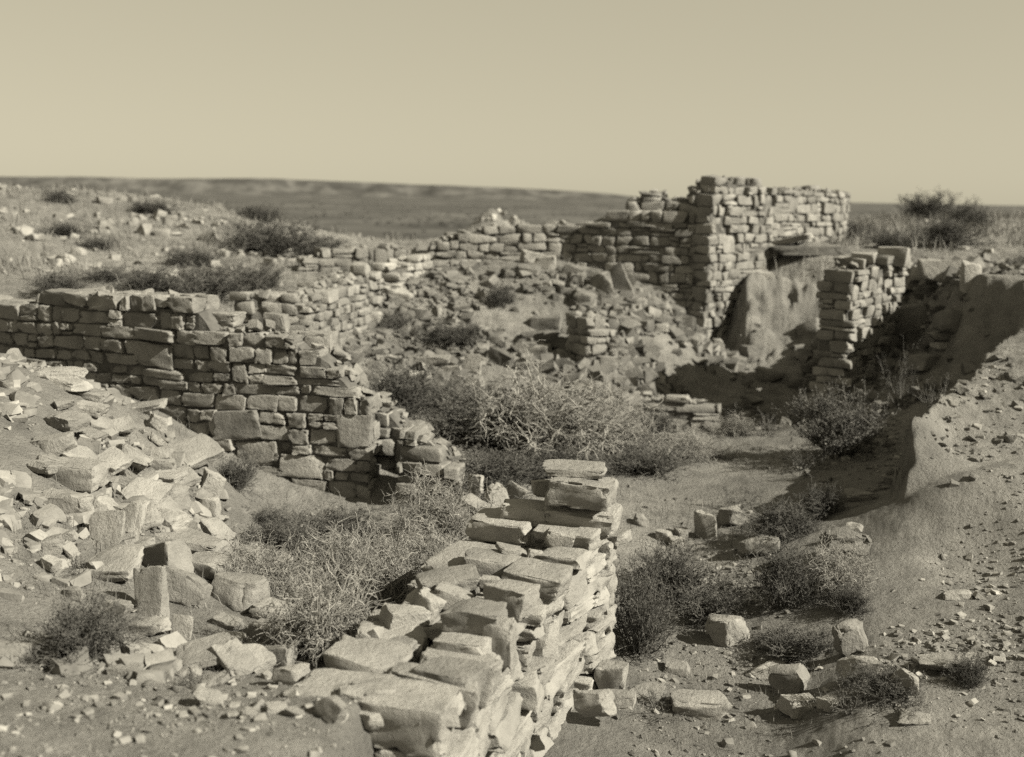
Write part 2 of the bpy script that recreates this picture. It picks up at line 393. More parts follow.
# ------------------------------------------------------------------ masonry
def masonry(name, label, group, pts, thick, ch, sl, mat_=None, lv='mid', seed=0, flip=False, jit=.016, top_j=.05, base_drop=.2, basez=None, wav=.4, under=None, crumb=26, gaps=(.002,.018), inset=.045):
    rg = np.random.default_rng(100+seed)
    P = np.array([pt(*p) for p in pts])
    # smooth the plan a little by resampling
    seg = np.hypot(np.diff(P[:, 0]), np.diff(P[:, 1])); S = np.append(0, np.cumsum(seg)); L = S[-1]
    fx = lambda s: np.interp(s, S, P[:, 0]); fy = lambda s: np.interp(s, S, P[:, 1]); fz = lambda s: np.interp(s, S, P[:, 2])
    def frame(s):
        a, b = max(0, s-.25), min(L, s+.25)
        d = np.array([fx(b)-fx(a), fy(b)-fy(a)]); d /= np.linalg.norm(d)
        n = np.array([d[1], -d[0]])
        if flip: n = -n
        return d, n
    pr = PR_HI if lv == 'hi' else PR_MID
    Fc = LAT[lv][1]
    bag = Bag()
    ss = np.linspace(0, L, max(3, int(L/.1)))
    gb = np.array([min(h1(fx(s)+u*frame(s)[1][0], fy(s)+u*frame(s)[1][1]) for u in (.3, .1, -thick-.1)) for s in ss])
    if basez is not None: gb = np.minimum(gb, basez)
    fb = lambda s: np.interp(s, ss, gb)
    z = gb.min()-base_drop; zmax = P[:, 2].max()+.05
    lines = [z]
    while lines[-1] < zmax: lines.append(lines[-1]+ch*rg.uniform(.66, 1.36))
    ph = rg.uniform(0, 50)
    def zl(i, s):
        i = min(i, len(lines)-1)
        return lines[i] + (wav*ch*float(perlin3(np.array([s*1.1+ph, i*.37+ph, 2.2]))) + .25*wav*ch*float(perlin3(np.array([s*4+ph, i*1.7, 9.2]))) if i else 0)
    blocked = [[], []]
    for ci in range(len(lines)-1):
        nxt = [[], []]
        for side in (0, 1):
            s = 0 if (ci+side) % 2 else -rg.uniform(0, .5)*sl
            while s < L:
                l = sl*rg.choice([.38,.6,.85,1.1,1.45,1.8], p=[.12,.22,.26,.2,.14,.06])*rg.uniform(.85,1.15)
                a, b = max(s, 0), min(s+l, L)
                hitb = [q for q in blocked[side] if q[0] < b-.02 and q[1] > a+.02]
                if hitb:
                    q = min(hitb)
                    if q[0]-a > .07: b = q[0]
                    else: s = q[1]; continue
                s = b if b < L else L
                if b-a < .05: continue
                sm = (a+b)/2
                tall = rg.random() < .015 and ci+2 < len(lines) and b-a > .12
                z0, z1 = zl(ci, sm), zl(ci+2 if tall else ci+1, sm)
                first, last = a <= 0, b >= L
                T = fz(sm)+rg.uniform(-top_j, top_j*.6)
                if under is not None and sm/L > np.interp(.5*(z0+z1), under[0], under[1])+rg.uniform(-.06,.06): continue
                if tall and z1-.3*(z1-z0) > T: tall = False; z1 = zl(ci+1, sm)
                h = z1-z0
                if z0+h*.55 > T or z1 < fb(sm)-.12: continue
                header = (first or last) and thick < .6 and rg.random() < .4
                if header and side == 1: continue
                if tall: nxt[side].append((a, b))
                slope = math.degrees(math.atan2(zl(ci, b)-zl(ci, a), b-a))
                d, n = frame(sm)
                dep = thick if header else thick*rg.uniform(.46, .56)
                off = -(dep/2) if side == 0 else -(thick-dep/2)
                off += rg.normal(0, jit)
                c = np.array([fx(sm), fy(sm)]) + n*off
                pieces = [(z0, h)]
                if not tall and h > ch*.95 and rg.random() < .2:
                    k = rg.uniform(.35,.65); pieces = [(z0, h*k), (z0+h*k, h*(1-k))]
                for (zz, hh) in pieces:
                    Q = tri_jit(pr[rg.integers(len(pr))]*rg.choice([-1,1], 3)[None]*1.0, rg.uniform(-.12,.12,(8,3)))
                    gap = rg.uniform(*gaps)
                    Q = Q*np.array([(b-a-gap)/2, dep/2, (hh-gap*.7)/2])
                    Q = Q@rotm(rg.normal(0,2.2), rg.normal(0,1.8), -slope+rg.normal(0,1.6)).T
                    V = np.empty_like(Q)
                    V[:, 0] = c[0] + Q[:, 0]*d[0] + Q[:, 1]*n[0]
                    V[:, 1] = c[1] + Q[:, 0]*d[1] + Q[:, 1]*n[1]
                    V[:, 2] = zz + hh/2 + Q[:, 2]
                    bag.add(V, Fc)
        blocked = nxt
    base = np.array([fx(L/2), fy(L/2), fb(L/2)])
    root = link(name, None, loc=base)
    tag(root, label, 'wall', group, 'thing')
    me = bag.mesh('stonework', True, 40); me.transform(Matrix.Translation(-Vector(base)))
    # mirrored protos have flipped winding: make it consistent
    import bmesh
    bm = bmesh.new(); bm.from_mesh(me); bmesh.ops.recalc_face_normals(bm, faces=bm.faces); bm.to_mesh(me); bm.free()
    link('stonework', me, mat_ or M_wall, root)
    # earth core
    ins = inset
    V = []; sc_ = np.linspace(ins, L-ins, max(3, int(L/.07)))
    for s in sc_:
        d, n = frame(s)
        j = rg.normal(0, .008, 2); t = fz(s)-.06-abs(rg.normal(0,.03))
        zb = fb(s)-base_drop
        if under is not None: zb = max(zb, float(np.interp(s/L+.12, under[1], under[0])))
        t = max(t, zb+.05)
        f = np.array([fx(s), fy(s)])
        for (o, zz) in ((ins+j[0], zb), (ins+j[0], t-.02), (thick/2, t+abs(rg.normal(0,.015))), (thick-ins-j[1], t-.02), (thick-ins-j[1], zb)):
            q = f-n*o; V.append([q[0], q[1], zz])
    V = np.array(V)-base; n5 = 5; F = []
    for i in range(len(sc_)-1):
        for k in range(4): F.append([i*n5+k, i*n5+k+1, (i+1)*n5+k+1, (i+1)*n5+k])
    F = np.array(F)
    caps = []
    for i in (0, len(sc_)-1):
        caps += [[i*n5, i*n5+1, i*n5+3, i*n5+4], [i*n5+1, i*n5+2, i*n5+3, i*n5+3]]
    caps = [c for c in caps if len(set(c)) == 4]
    # small stones and chips lying in the crumbled top
    rb = Bag()
    for q in range(int(L*crumb)):
        u = rg.uniform(0, L); d, n = frame(u); o = rg.uniform(.06, thick-.06); sz = ch*(.3+.75*rg.random()**2)
        Q = tri_jit(PR_LO[rg.integers(30)], rg.uniform(-.25,.25,(8,3)))*np.array([1, rg.uniform(.55,1), rg.uniform(.3,.7)])*sz*.6
        Q = Q@rotm(rg.uniform(0,360), rg.normal(0,18), rg.normal(0,18)).T
        rb.add(Q+np.array([fx(u)-n[0]*o, fy(u)-n[1]*o, fz(u)-.03+rg.uniform(-.03,.02)])-base, LAT['lo'][1])
    if rb.n: tag(link('rubble_fill', rb.mesh('rubble_fill', True, 40), mat_ or M_wall, root), kind='stuff')
    me = mk_mesh('mortar_core', V, np.concatenate([F, np.array(caps)]), False)
    link('mortar_core', me, M_mort, root)
    return root

GW = 'ruined sandstone walls'
# near wall in the foreground
masonry('ruined_wall', 'thick pale stone wall in the foreground running away from the bottom edge', GW,
        [(448,722,4.35),(470,697,4.6),(497,655,5.05),(520,628,5.4),(545,603,5.85),(572,578,6.3),(588,560,6.5),(592,538,6.55),(604,530,6.8),(619,526,7.05)],
        .76, .15, .32, M_fwall, 'hi', 1, top_j=.03, crumb=45, gaps=(.008,.034), inset=.09, jit=.03)
# left mid wall
masonry('ruined_wall', 'long dark coursed stone wall on the left rising above the rubble slope', GW,
        [(-70,306,11.6),(20,302,11.1),(60,293,10.9),(100,291,10.7),(150,298,10.55),(196,304,10.4),(208,320,10.35),(225,329,10.3),(262,326,10.25),(296,336,10.2),(314,344,10.18),(330,358,10.15),(343,374,10.12),(356,390,10.1),(370,412,10.1)],
        .45, .118, .245, M_wall, 'hi', 2, top_j=.06, wav=.3)
masonry('ruined_wall', 'recessed shaded wall remnant between the long left wall and the stepped stub', GW,
        [(366,400,10.6),(385,403,10.55),(402,424,10.5),(420,440,10.45)], .4, .13, .25, M_wall, 'mid', 3)
masonry('ruined_wall', 'short stepped wall stub right of the end of the long left wall', GW,
        [(396,430,9.85),(415,440,9.8),(440,455,9.75),(458,466,9.7)], .5, .12, .27, M_wall, 'mid', 4)
masonry('ruined_wall', 'low pale wall of small blocks just behind the long left wall', GW,
        [(232,300,13.3),(248,292,13.2),(280,294,13.2),(296,302,13.2),(312,306,13.25)], .4, .12, .2, M_wall, 'mid', 5, top_j=.1, jit=.03)
masonry('ruined_wall', 'sunlit pale wall of squared blocks running back to the corner left of the mound', GW,
        [(306,304,13.2),(318,298,13.5),(330,286,13.9),(352,279,14.7),(366,272,15.3),(382,276,16.0)], .45, .125, .24, M_wall, 'mid', 6, top_j=.12, jit=.03)
masonry('ruined_wall', 'short wall return with a dark left end at the top left of the mound', GW,
        [(398,268,16.5),(412,262,17.0),(432,256,17.7)], .4, .13, .3, M_fwall, 'mid', 7)
masonry('ruined_wall', 'long low far wall along the crest of the rubble mound', GW,
        [(300,264,17.9),(318,254,18.0),(345,249,18.1),(380,247,18.2),(425,247,18.3),(445,237,18.35),(480,230,18.4),(530,227,18.5),(556,223,18.5),(575,226,18.5),(600,217,18.3),(640,212,18.1),(672,208,17.95),(696,206,17.88)],
        .5, .135, .26, M_wall, 'mid', 8)
masonry('ruined_wall', 'tall ragged wall remnant behind the far wall left of the tower', GW,
        [(628,205,19.8),(642,193,19.8),(660,190,19.8),(672,198,19.75),(690,194,19.7),(706,192,19.7)], .45, .14, .27, M_wall, 'mid', 9)
masonry('ruined_tower_wall', 'tall square tower wall standing highest against the sky', GW,
        [(711,200,17.7),(716,188,17.8),(722,182,17.95),(732,178,18.1),(744,181,18.35),(752,179,18.5),(762,186,18.75),(776,194,19.1)], .55, .135, .235, M_wall, 'mid', 10, basez=.4, top_j=.1, jit=.025)
masonry('ruined_wall', 'round ended flat topped wall to the right of the tower', GW,
        [(772,193,19.4),(800,188,20.1),(830,189,20.9),(845,191,21.6),(851,194,22.4)], .5, .13, .24, M_wall, 'mid', 11)
masonry('ruined_wall', 'free standing wall pier with shaded left end in the right middle distance', GW,
        [(852,270,14.0),(860,262,14.2),(870,260,14.4),(890,258,14.9),(908,260,15.4)], .42, .11, .19, M_wall, 'mid', 12, basez=.5, top_j=.08, jit=.03, under=([.3,.8,1.3,1.8,2.1],[.22,.36,.62,.92,1.3]))
masonry('ruined_wall', 'narrow broken pier of stones low on the rubble mound', GW,
        [(587,318,14.9),(600,314,15.0),(616,324,15.2)], .5, .14, .24, M_wall, 'mid', 13, basez=.5, top_j=.12, jit=.04)
masonry('ruined_wall', 'low shaded footing of long flat stones at the back of the pit', GW,
        [(632,398,14.6),(680,399,14.6),(722,402,14.6)], .4, .1, .4, M_wall, 'mid', 14)

# ------------------------------------------------------------------ loose stones
def axial(p):
    v = np.asarray(p)-np.array([0, 0, CAMZ]); return -(CRn.T@v)[2]

def stone_obj(name, c, dims, yaw=0, pitch=0, roll=0, lv='hi', mat_=None, rnd=None, cuts=None, noise=.11, corner=.24, keep=(.54,.88)):
    V = proto(lv, rng.uniform(.05,.14) if rnd is None else rnd, rng.integers(3,7) if cuts is None else cuts+2, corner, noise, 1.3, keep)
    me = mk_mesh(name, V*np.asarray(dims)/2, LAT[lv][1], True, 33)
    return link(name, me, mat_ or M_rock, None, c, (R(pitch), R(roll), R(yaw)))

def rock(px, py, wpx, hpx, label, yaw=0, pitch=0, roll=0, dr=.75, Y=None, name='sandstone_block', group=None, hz=None, lv='hi', cat='stone', grow_=1.17, **kw):
    if Y is None: Y = hit(px, min(py+.38*hpx, 740))[1]
    c = pt(px, py, Y); D = axial(c)
    w = wpx*D/FPX; ha = hpx*D/FPX
    e = math.atan2(CAMZ-c[2], c[1]); dy = dr*w
    if hz is None: hh = max(.14*w, (ha-dy*math.sin(e)*.8)/math.cos(e))
    else: hh = hz*D/FPX
    cy = abs(math.cos(R(yaw))) + dr*abs(math.sin(R(yaw)))
    k = 1/cy
    c = c + np.array([0, dy*.3, -.06*hh])
    o = stone_obj(name, c, (w*k*grow_, dy*k*grow_, hh*grow_), yaw, pitch, roll, lv, **kw)
    tag(o, label, cat, group, 'thing')
    return o

GL = 'tumbled stones on the left slope'
S = 'sandstone_slab'; B = 'sandstone_block'
for a in [
 (68,474,60,27,'thick oblong block jutting out at the left edge above a dark earth face',B,dict(yaw=-14,dr=.6)),
 (64,506,50,26,'dark shaded block beneath the thick oblong block at the left edge',B,dict(yaw=-10,dr=.5)),
 (160,498,48,26,'squared block with bright right side, lying on another block in the left slope',B,dict(yaw=-25,dr=.7)),
 (166,524,40,20,'smaller squared block under the block with the bright right side',B,dict(yaw=-28,dr=.7)),
 (160,478,36,12,'thin layered slab on top of the squared block stack',S,dict(yaw=-10,dr=.8)),
 (157,464,30,14,'uneven flaky slab leaning above the layered slab',S,dict(yaw=10,dr=.8,roll=14)),
 (141,408,40,11,'flat pointed slab lying near the foot of the long left wall',S,dict(yaw=12,dr=.8,roll=-10)),
 (156,424,19,15,'small bright stone below the flat pointed slab',B,dict(yaw=30,roll=20)),
 (190,455,50,40,'big smooth slab sliding down the slope below the left wall',S,dict(yaw=-38,pitch=14,roll=24,dr=1.3,hz=12)),
 (118,428,26,26,'narrow slab sliding down the slope beside the flat pointed slab',S,dict(yaw=-40,pitch=12,roll=25,dr=1.2,hz=8)),
 (178,480,30,36,'long thin slab pressed against the squared block stack',S,dict(yaw=-30,pitch=20,roll=30,dr=1.2,hz=6)),
 (211,487,22,24,'bright lumpy stone just below the big smooth slab',B,dict(yaw=20,roll=20)),
 (208,508,20,20,'bright rounded stone below the lumpy one',B,dict(yaw=-10,rnd=.4)),
 (214,532,32,24,'tilted slab with a dark left side right of the squared block stack',S,dict(yaw=-32,roll=30,dr=.8,hz=9)),
 (106,533,34,42,'upright triangular slab standing on the left slope',S,dict(yaw=-12,pitch=-25,dr=.3,hz=42,cuts=5,keep=(.45,.65))),
 (131,519,25,42,'tall narrow slab leaning beside the triangular slab',S,dict(yaw=-20,pitch=-30,roll=-14,dr=.35,hz=42)),
 (192,546,62,22,'broad slab with a dark underside lying above the tumbled blocks',S,dict(yaw=-20,roll=5,dr=.75)),
 (163,560,44,38,'gray pitched block left under the broad slab',B,dict(yaw=-35,roll=-18,dr=.7)),
 (206,567,44,26,'square block right under the broad slab',B,dict(yaw=-20,dr=.7)),
 (151,596,30,56,'tall oblong block standing on end in the tumbled pile',B,dict(yaw=-18,pitch=-16,roll=-9,dr=.45,hz=52,cuts=0)),
 (182,590,46,34,'flat faced block right of the block standing on end',B,dict(yaw=-12,roll=14,pitch=-14,dr=.6)),
 (234,594,54,35,'large sharp cornered block overhanging the brush',B,dict(yaw=-24,dr=.7,cuts=0)),
 (277,615,46,20,'long slab below the sharp cornered block, reaching into the brush',S,dict(yaw=-16,roll=8,dr=.7)),
 (266,634,38,22,'half shaded block under the slab that reaches into the brush',B,dict(yaw=-20,dr=.7)),
 (276,657,34,30,'dark block at the bottom of the shaded stack beside the brush',B,dict(yaw=-20,dr=.7)),
 (108,568,58,30,'wide low slab half sunk in the soil of the left slope',S,dict(yaw=-10,pitch=14,roll=-6,dr=.8,hz=12)),
 (199,658,56,34,'wide bright slab lying at the foot of the tumbled pile',S,dict(yaw=14,pitch=16,roll=-12,dr=.8,hz=10)),
 (233,663,44,30,'bright slab tilted down to the right beside the wide bright slab',S,dict(yaw=-35,roll=22,pitch=12,dr=.7,hz=11)),
 (252,661,38,30,'gray slab with a pointed end next to the dark stack',S,dict(yaw=-30,roll=20,pitch=10,dr=.7,hz=12)),
 (229,641,26,13,'small pale wedge on top of the tilted bright slabs',B,dict(yaw=-8,dr=.7)),
 (226,624,27,14,'small flat stone under the large sharp cornered block',B,dict(yaw=-18,dr=.8,roll=10)),
 (182,629,20,23,'small upright stone in front of the flat faced block',B,dict(yaw=-10,pitch=-16,dr=.4)),
 (145,628,38,18,'low pale slab in front of the block standing on end',S,dict(yaw=-12,dr=.6)),
 (115,609,27,19,'pale stone above the dark sage bush at the left',B,dict(yaw=-14,dr=.6)),
 (72,594,19,12,'small bright stone on bare soil above the sage bush',B,dict(yaw=-8,dr=.6)),
 (48,566,20,17,'bright flat stone at the left edge beside the sprigs',B,dict(yaw=-30,roll=16,dr=.8)),
 (50,546,24,20,'pale slab at the left edge above the bright flat stone',S,dict(yaw=24,roll=-16,dr=.8)),
 (175,655,15,11,'small round pebble like stone left of the wide bright slab',B,dict(rnd=.45,dr=.8)),
 (290,676,32,20,'bright angular stone at the foot of the dark stack',B,dict(yaw=-20,dr=.7)),
 (128,650,20,16,'tilted gray chip right of the sage bush',B,dict(yaw=-30,roll=18,dr=.7)),
 (124,671,26,12,'low stone half buried below the sage bush',B,dict(yaw=-8,dr=.7)),
 (55,374,46,11,'flat slab on the crest of the slope at the left edge',S,dict(yaw=6,dr=.7)),
 (66,384,36,13,'pointed slab just below the crest slab',S,dict(yaw=-20,roll=10,dr=.8)),
 (88,396,34,11,'thin slab sticking out of the slope toward the wall',S,dict(yaw=-10,roll=8,dr=.7)),
 (86,409,36,12,'thin slab below the one sticking out toward the wall',S,dict(yaw=-16,roll=8,dr=.7)),
 (52,446,36,22,'broken slab in the earth above the thick oblong block',S,dict(yaw=18,roll=-10,dr=.7)),
 (110,463,32,28,'cracked slab lying flat in the slope right of the oblong block',S,dict(yaw=-20,roll=24,pitch=14,dr=.9,hz=9)),
 (107,487,22,18,'dark stone wedged under the cracked slab',B,dict(yaw=-20,dr=.6)),
 (140,545,22,14,'small pale stone between the tall narrow slab and the gray pitched block',B,dict(yaw=-20,dr=.7)),
]: rock(*a[:4], a[4], name=a[5], group=GL, **a[6])

GF = 'loose top stones of the near wall'
FY = -19
for a in [
 (577,472,58,13,'topmost slab on the high end of the near wall',S,dict(Y=6.72,yaw=-6,dr=.7)),
 (583,492,66,33,'thick block under the topmost slab of the near wall',B,dict(Y=6.62,yaw=FY,dr=.75)),
 (586,519,76,34,'wide block below the thick block at the high end of the near wall',B,dict(Y=6.66,yaw=FY,dr=.8)),
 (613,541,36,16,'thin slab poking out of the right face of the near wall',S,dict(Y=6.9,yaw=-34,roll=-14,dr=.8)),
 (525,515,50,25,'oblong block left of the thick block on the near wall',B,dict(Y=6.75,yaw=-8,dr=.7,cuts=0)),
 (523,536,54,22,'flat block directly below the oblong block on the near wall',B,dict(Y=6.72,yaw=-8,dr=.7)),
 (560,541,28,20,'small wedge between the flat block and the wide block',B,dict(Y=6.5,yaw=-10,dr=.7,roll=10)),
 (541,488,18,16,'broken stone end left of the topmost slab',B,dict(Y=6.95,yaw=10,dr=.7)),
 (491,566,54,30,'gray flat slab on the left edge of the near wall top',S,dict(Y=6.2,yaw=-10,roll=5,dr=.75,hz=15)),
 (511,552,32,16,'small bright flake leaning on the gray flat slab',S,dict(Y=6.35,yaw=20,roll=16,dr=.8,hz=5)),
 (534,560,14,18,'small upright chip in the middle of the near wall top',B,dict(Y=6.3,yaw=10,roll=14,dr=.5)),
 (566,562,52,24,'smooth slab at the foot of the high end of the near wall',S,dict(Y=6.25,yaw=FY,dr=.95,hz=10)),
 (540,584,64,36,'large smooth sloping slab on the right edge of the near wall top',S,dict(Y=5.85,yaw=FY,dr=.95,hz=19,roll=3)),
 (511,601,52,36,'squared bright topped block in the middle of the near wall',B,dict(Y=5.5,yaw=-30,dr=.8,cuts=0)),
 (446,583,60,26,'rough pale slab lying on the left edge of the near wall',S,dict(Y=5.75,yaw=14,roll=-5,dr=.75,hz=11)),
 (490,583,20,12,'little bright chip right of the rough pale slab',B,dict(Y=5.75,yaw=-14,dr=.6)),
 (425,610,28,36,'block tipped on edge below the rough pale slab',B,dict(Y=5.5,yaw=-22,roll=28,dr=.7)),
 (452,600,40,24,'gray wedge between the tipped block and the near block',B,dict(Y=5.55,yaw=-10,roll=20,dr=.8)),
 (403,627,50,42,'dark block on the outer left corner of the near wall',B,dict(Y=5.35,yaw=28,roll=10,dr=.7)),
 (476,621,62,33,'bright block with a dark left face nearest the middle of the near wall',B,dict(Y=5.12,yaw=-20,dr=.7,cuts=0)),
 (463,652,54,34,'dark faced block under the bright block of the near wall',B,dict(Y=5.0,yaw=-20,dr=.7,cuts=0)),
 (500,643,32,44,'tall squared stone beside the dark faced block on the near wall',B,dict(Y=5.05,yaw=-20,dr=.8,cuts=0)),
 (368,668,50,24,'wide bright sloping stone at the low left end of the near wall',S,dict(Y=4.95,yaw=10,roll=-6,dr=.55,hz=12)),
 (449,688,66,44,'large bright block nearest the viewer at the end of the near wall',B,dict(Y=4.68,yaw=-26,dr=.75)),
 (378,703,50,40,'rounded bright stone at the bottom edge left of the large near block',B,dict(Y=4.55,yaw=20,dr=.7)),
 (340,694,36,22,'low bright stone at the bottom edge in front of the brush',B,dict(Y=4.7,yaw=-10,dr=.7)),
 (420,712,40,26,'flat stone in front of the large near block at the bottom edge',S,dict(Y=4.45,yaw=-15,dr=.8)),
 (400,650,32,20,'rubble stone packed between the wide sloping stone and the dark corner block',B,dict(Y=5.1,yaw=-25,dr=.8)),
]: rock(*a[:4], a[4], name=a[5], group=GF, **{**dict(noise=.085, keep=(.66,.93), corner=.15, grow_=1.13), **a[6]})

GN = 'stones between the two near walls'
for a in [
 (475,487,14,26,'small upright stone standing between the stepped stub and the near wall',B,dict(yaw=-20,dr=.7,hz=26)),
 (496,498,24,28,'leaning triangular stone behind the near wall',B,dict(yaw=30,roll=-20,dr=.5,hz=26,cuts=4)),
 (514,493,20,20,'pale stone leaning right of the triangular stone',B,dict(yaw=-20,roll=24,dr=.4,hz=18)),
 (474,506,30,16,'pale slab tilted against the foot of the stepped stub',S,dict(yaw=-30,roll=20,dr=.9,hz=8)),
 (500,521,36,20,'low gray stone at the inner foot of the near wall',B,dict(yaw=-10,dr=.7)),
 (440,482,26,14,'flat stone at the base of the stepped stub',S,dict(yaw=-10,dr=.8)),
]: rock(*a[:4], a[4], name=a[5], group=GN, **a[6])

GR = 'scattered stones on the right foreground'
for a in [
 (730,634,35,30,'bright wedge shaped boulder with a dark left face between the bushes',dict(yaw=-30,roll=-12,dr=.75)),
 (790,683,40,34,'pointed boulder with two facets near the bottom edge',dict(yaw=-35,dr=.75,cuts=5,keep=(.5,.68))),
 (770,672,30,16,'low pale stone behind the pointed boulder',dict(yaw=-10,dr=.7)),
 (677,669,24,14,'small white stone left of the low bottom edge block',dict(yaw=-20,dr=.7)),
 (699,708,54,24,'oblong bright block at the bottom edge right of the near wall',dict(yaw=-14,dr=.6,cuts=0)),
 (798,707,36,22,'pale tilted stone right below the pointed boulder',dict(yaw=20,roll=12,dr=.8)),
 (861,671,36,28,'pitted rounded boulder beside the low bush on the right',dict(yaw=-10,dr=.7,rnd=.3)),
 (852,640,28,36,'fractured upright rock split by dark cracks',dict(yaw=10,dr=.6,hz=30,noise=.16)),
 (948,667,50,22,'wide low boulder with a shaded left side at the right edge',dict(yaw=-14,dr=.7)),
 (908,686,30,26,'pale leaning stone behind the low bush on the right',dict(yaw=-35,roll=24,dr=.5)),
 (646,695,34,18,'bright stone with a cracked face at the foot of the near wall',dict(yaw=-10,dr=.7)),
 (832,705,22,14,'small pale stone at the bottom edge right of the tilted stone',dict(yaw=30,dr=.7)),
 (918,719,30,14,'flat bright stone at the bottom right edge',dict(yaw=-10,dr=.8)),
 (962,596,26,11,'flat white slab on the bare sand at the right edge',dict(yaw=-8,dr=.7)),
 (760,547,34,22,'rounded boulder lying in the hollow with light upper face',dict(yaw=-16,dr=.7,rnd=.3)),
 (706,528,20,26,'upright gray stone left in the row of stones across the hollow',dict(yaw=-24,dr=.6,hz=24)),
 (733,519,24,20,'bright topped stone in the row across the hollow',dict(yaw=24,dr=.7)),
 (779,532,15,17,'small upright stone touching the rounded boulder',dict(yaw=-30,dr=.6)),
 (665,537,16,12,'small white stone, left of three in the hollow',dict(yaw=-20,dr=.8)),
 (684,534,15,12,'small white stone, right of three in the hollow',dict(yaw=20,dr=.8)),
 (678,543,15,11,'small white stone, lowest of three in the hollow',dict(yaw=-6,dr=.8)),
 (640,521,14,14,'small gray stone just behind the high end of the near wall',dict(yaw=20,dr=.8)),
 (863,496,30,11,'flat slab half buried on the rim of the sandy bank',dict(yaw=-12,dr=.7)),
 (855,530,16,14,'bright cube like stone on the crumbling earth lump',dict(yaw=-26,dr=.8)),
 (878,414,15,9,'pale chip on the edge of the sand bluff',dict(yaw=-20,dr=.8)),
 (610,683,30,36,'squared bright stone leaning on the right foot of the near wall',dict(yaw=-24,dr=.7,Y=6.7)),
 (622,702,30,18,'low bright stone in front of the squared stone at the wall foot',dict(yaw=-10,dr=.8,Y=6.2)),
 (592,706,34,26,'gray slab leaning on the near wall at the bottom edge',dict(yaw=-24,dr=.6,roll=-14,Y=5.7)),
]: rock(*a[:4], a[4], name='boulder' if 'boulder' in a[4] else 'loose_stone', group=GR, **{**dict(corner=.32, keep=(.45,.78)), **a[5]})
o = rock(845,545,48,36,'crumbling dark earth lump on the rim of the hollow', yaw=-10, dr=.8, name='earth_clod', cat='clod', noise=.34, rnd=.75, mat_=M_soil, corner=.35, keep=(.4,.7))

GM = 'stones on the rubble mound'
for a in [
 (617,284,24,32,'tall leaning slab sticking up near the top of the mound',dict(yaw=-20,roll=-28,dr=.3,hz=34,name=S)),
 (602,286,20,28,'gray slab leaning left of the tall leaning slab on the mound',dict(yaw=-20,roll=-20,dr=.4,hz=26,name=S)),
 (638,303,14,10,'small white round stone right below the tall leaning slab',dict(rnd=.5,dr=.8,name='loose_stone')),
 (661,328,13,9,'small white round stone on the slope below the tower',dict(rnd=.5,dr=.8,name='loose_stone')),
 (471,366,18,20,'pale triangular stone at the foot of the mound behind the brush',dict(yaw=-10,dr=.4,hz=20,cuts=5,keep=(.45,.6),name='loose_stone')),
 (487,298,20,13,'pale lump on the upper left of the mound',dict(yaw=10,dr=.8,name='loose_stone')),
 (546,263,24,14,'pale stone on the crest heap under the far wall',dict(yaw=-20,dr=.8,name='loose_stone')),
 (532,258,22,12,'tilted stone on the crest heap left of the pale one',dict(yaw=20,roll=10,dr=.8,name='loose_stone')),
 (528,270,26,12,'dark low stone under the crest heap',dict(yaw=-10,dr=.8,name='loose_stone')),
 (398,296,30,14,'bright slab lying below the short wall return',dict(yaw=-20,roll=12,dr=.8,name=S)),
 (372,318,16,14,'round dark sided boulder beside the sunlit pale wall',dict(rnd=.4,dr=.8,name='boulder')),
 (546,324,28,16,'block on top of the dark stack at the foot of the mound',dict(yaw=-14,dr=.7,name=B)),
 (540,338,36,16,'wide block in the middle of the dark stack at the foot of the mound',dict(yaw=10,dr=.7,name=B)),
 (536,353,32,16,'lowest block of the dark stack at the foot of the mound',dict(yaw=-16,dr=.7,name=B)),
 (500,358,24,16,'leaning block left of the dark stack on the mound',dict(yaw=-16,roll=20,dr=.6,name=B)),
 (430,362,34,13,'flat pale block in the line of stones left of the triangular stone',dict(yaw=-6,dr=.6,name=B)),
 (452,372,18,12,'block right of the flat pale block at the mound foot',dict(yaw=-16,dr=.6,name=B)),
 (420,378,24,12,'pale block below the flat one at the mound foot',dict(yaw=10,dr=.6,name=B)),
 (565,366,22,16,'block in shade right of the dark stack',dict(yaw=-10,dr=.7,name=B)),
 (583,300,24,18,'flat gray slab beside the narrow pier on the mound',dict(yaw=-20,roll=10,dr=.7,name=S)),
]: rock(*a[:4], a[4], group=GM, lv='hi', **({'mat_': M_dust} if 'white' not in a[4] and 'pale' not in a[4] and 'bright' not in a[4] else {}), **a[5])

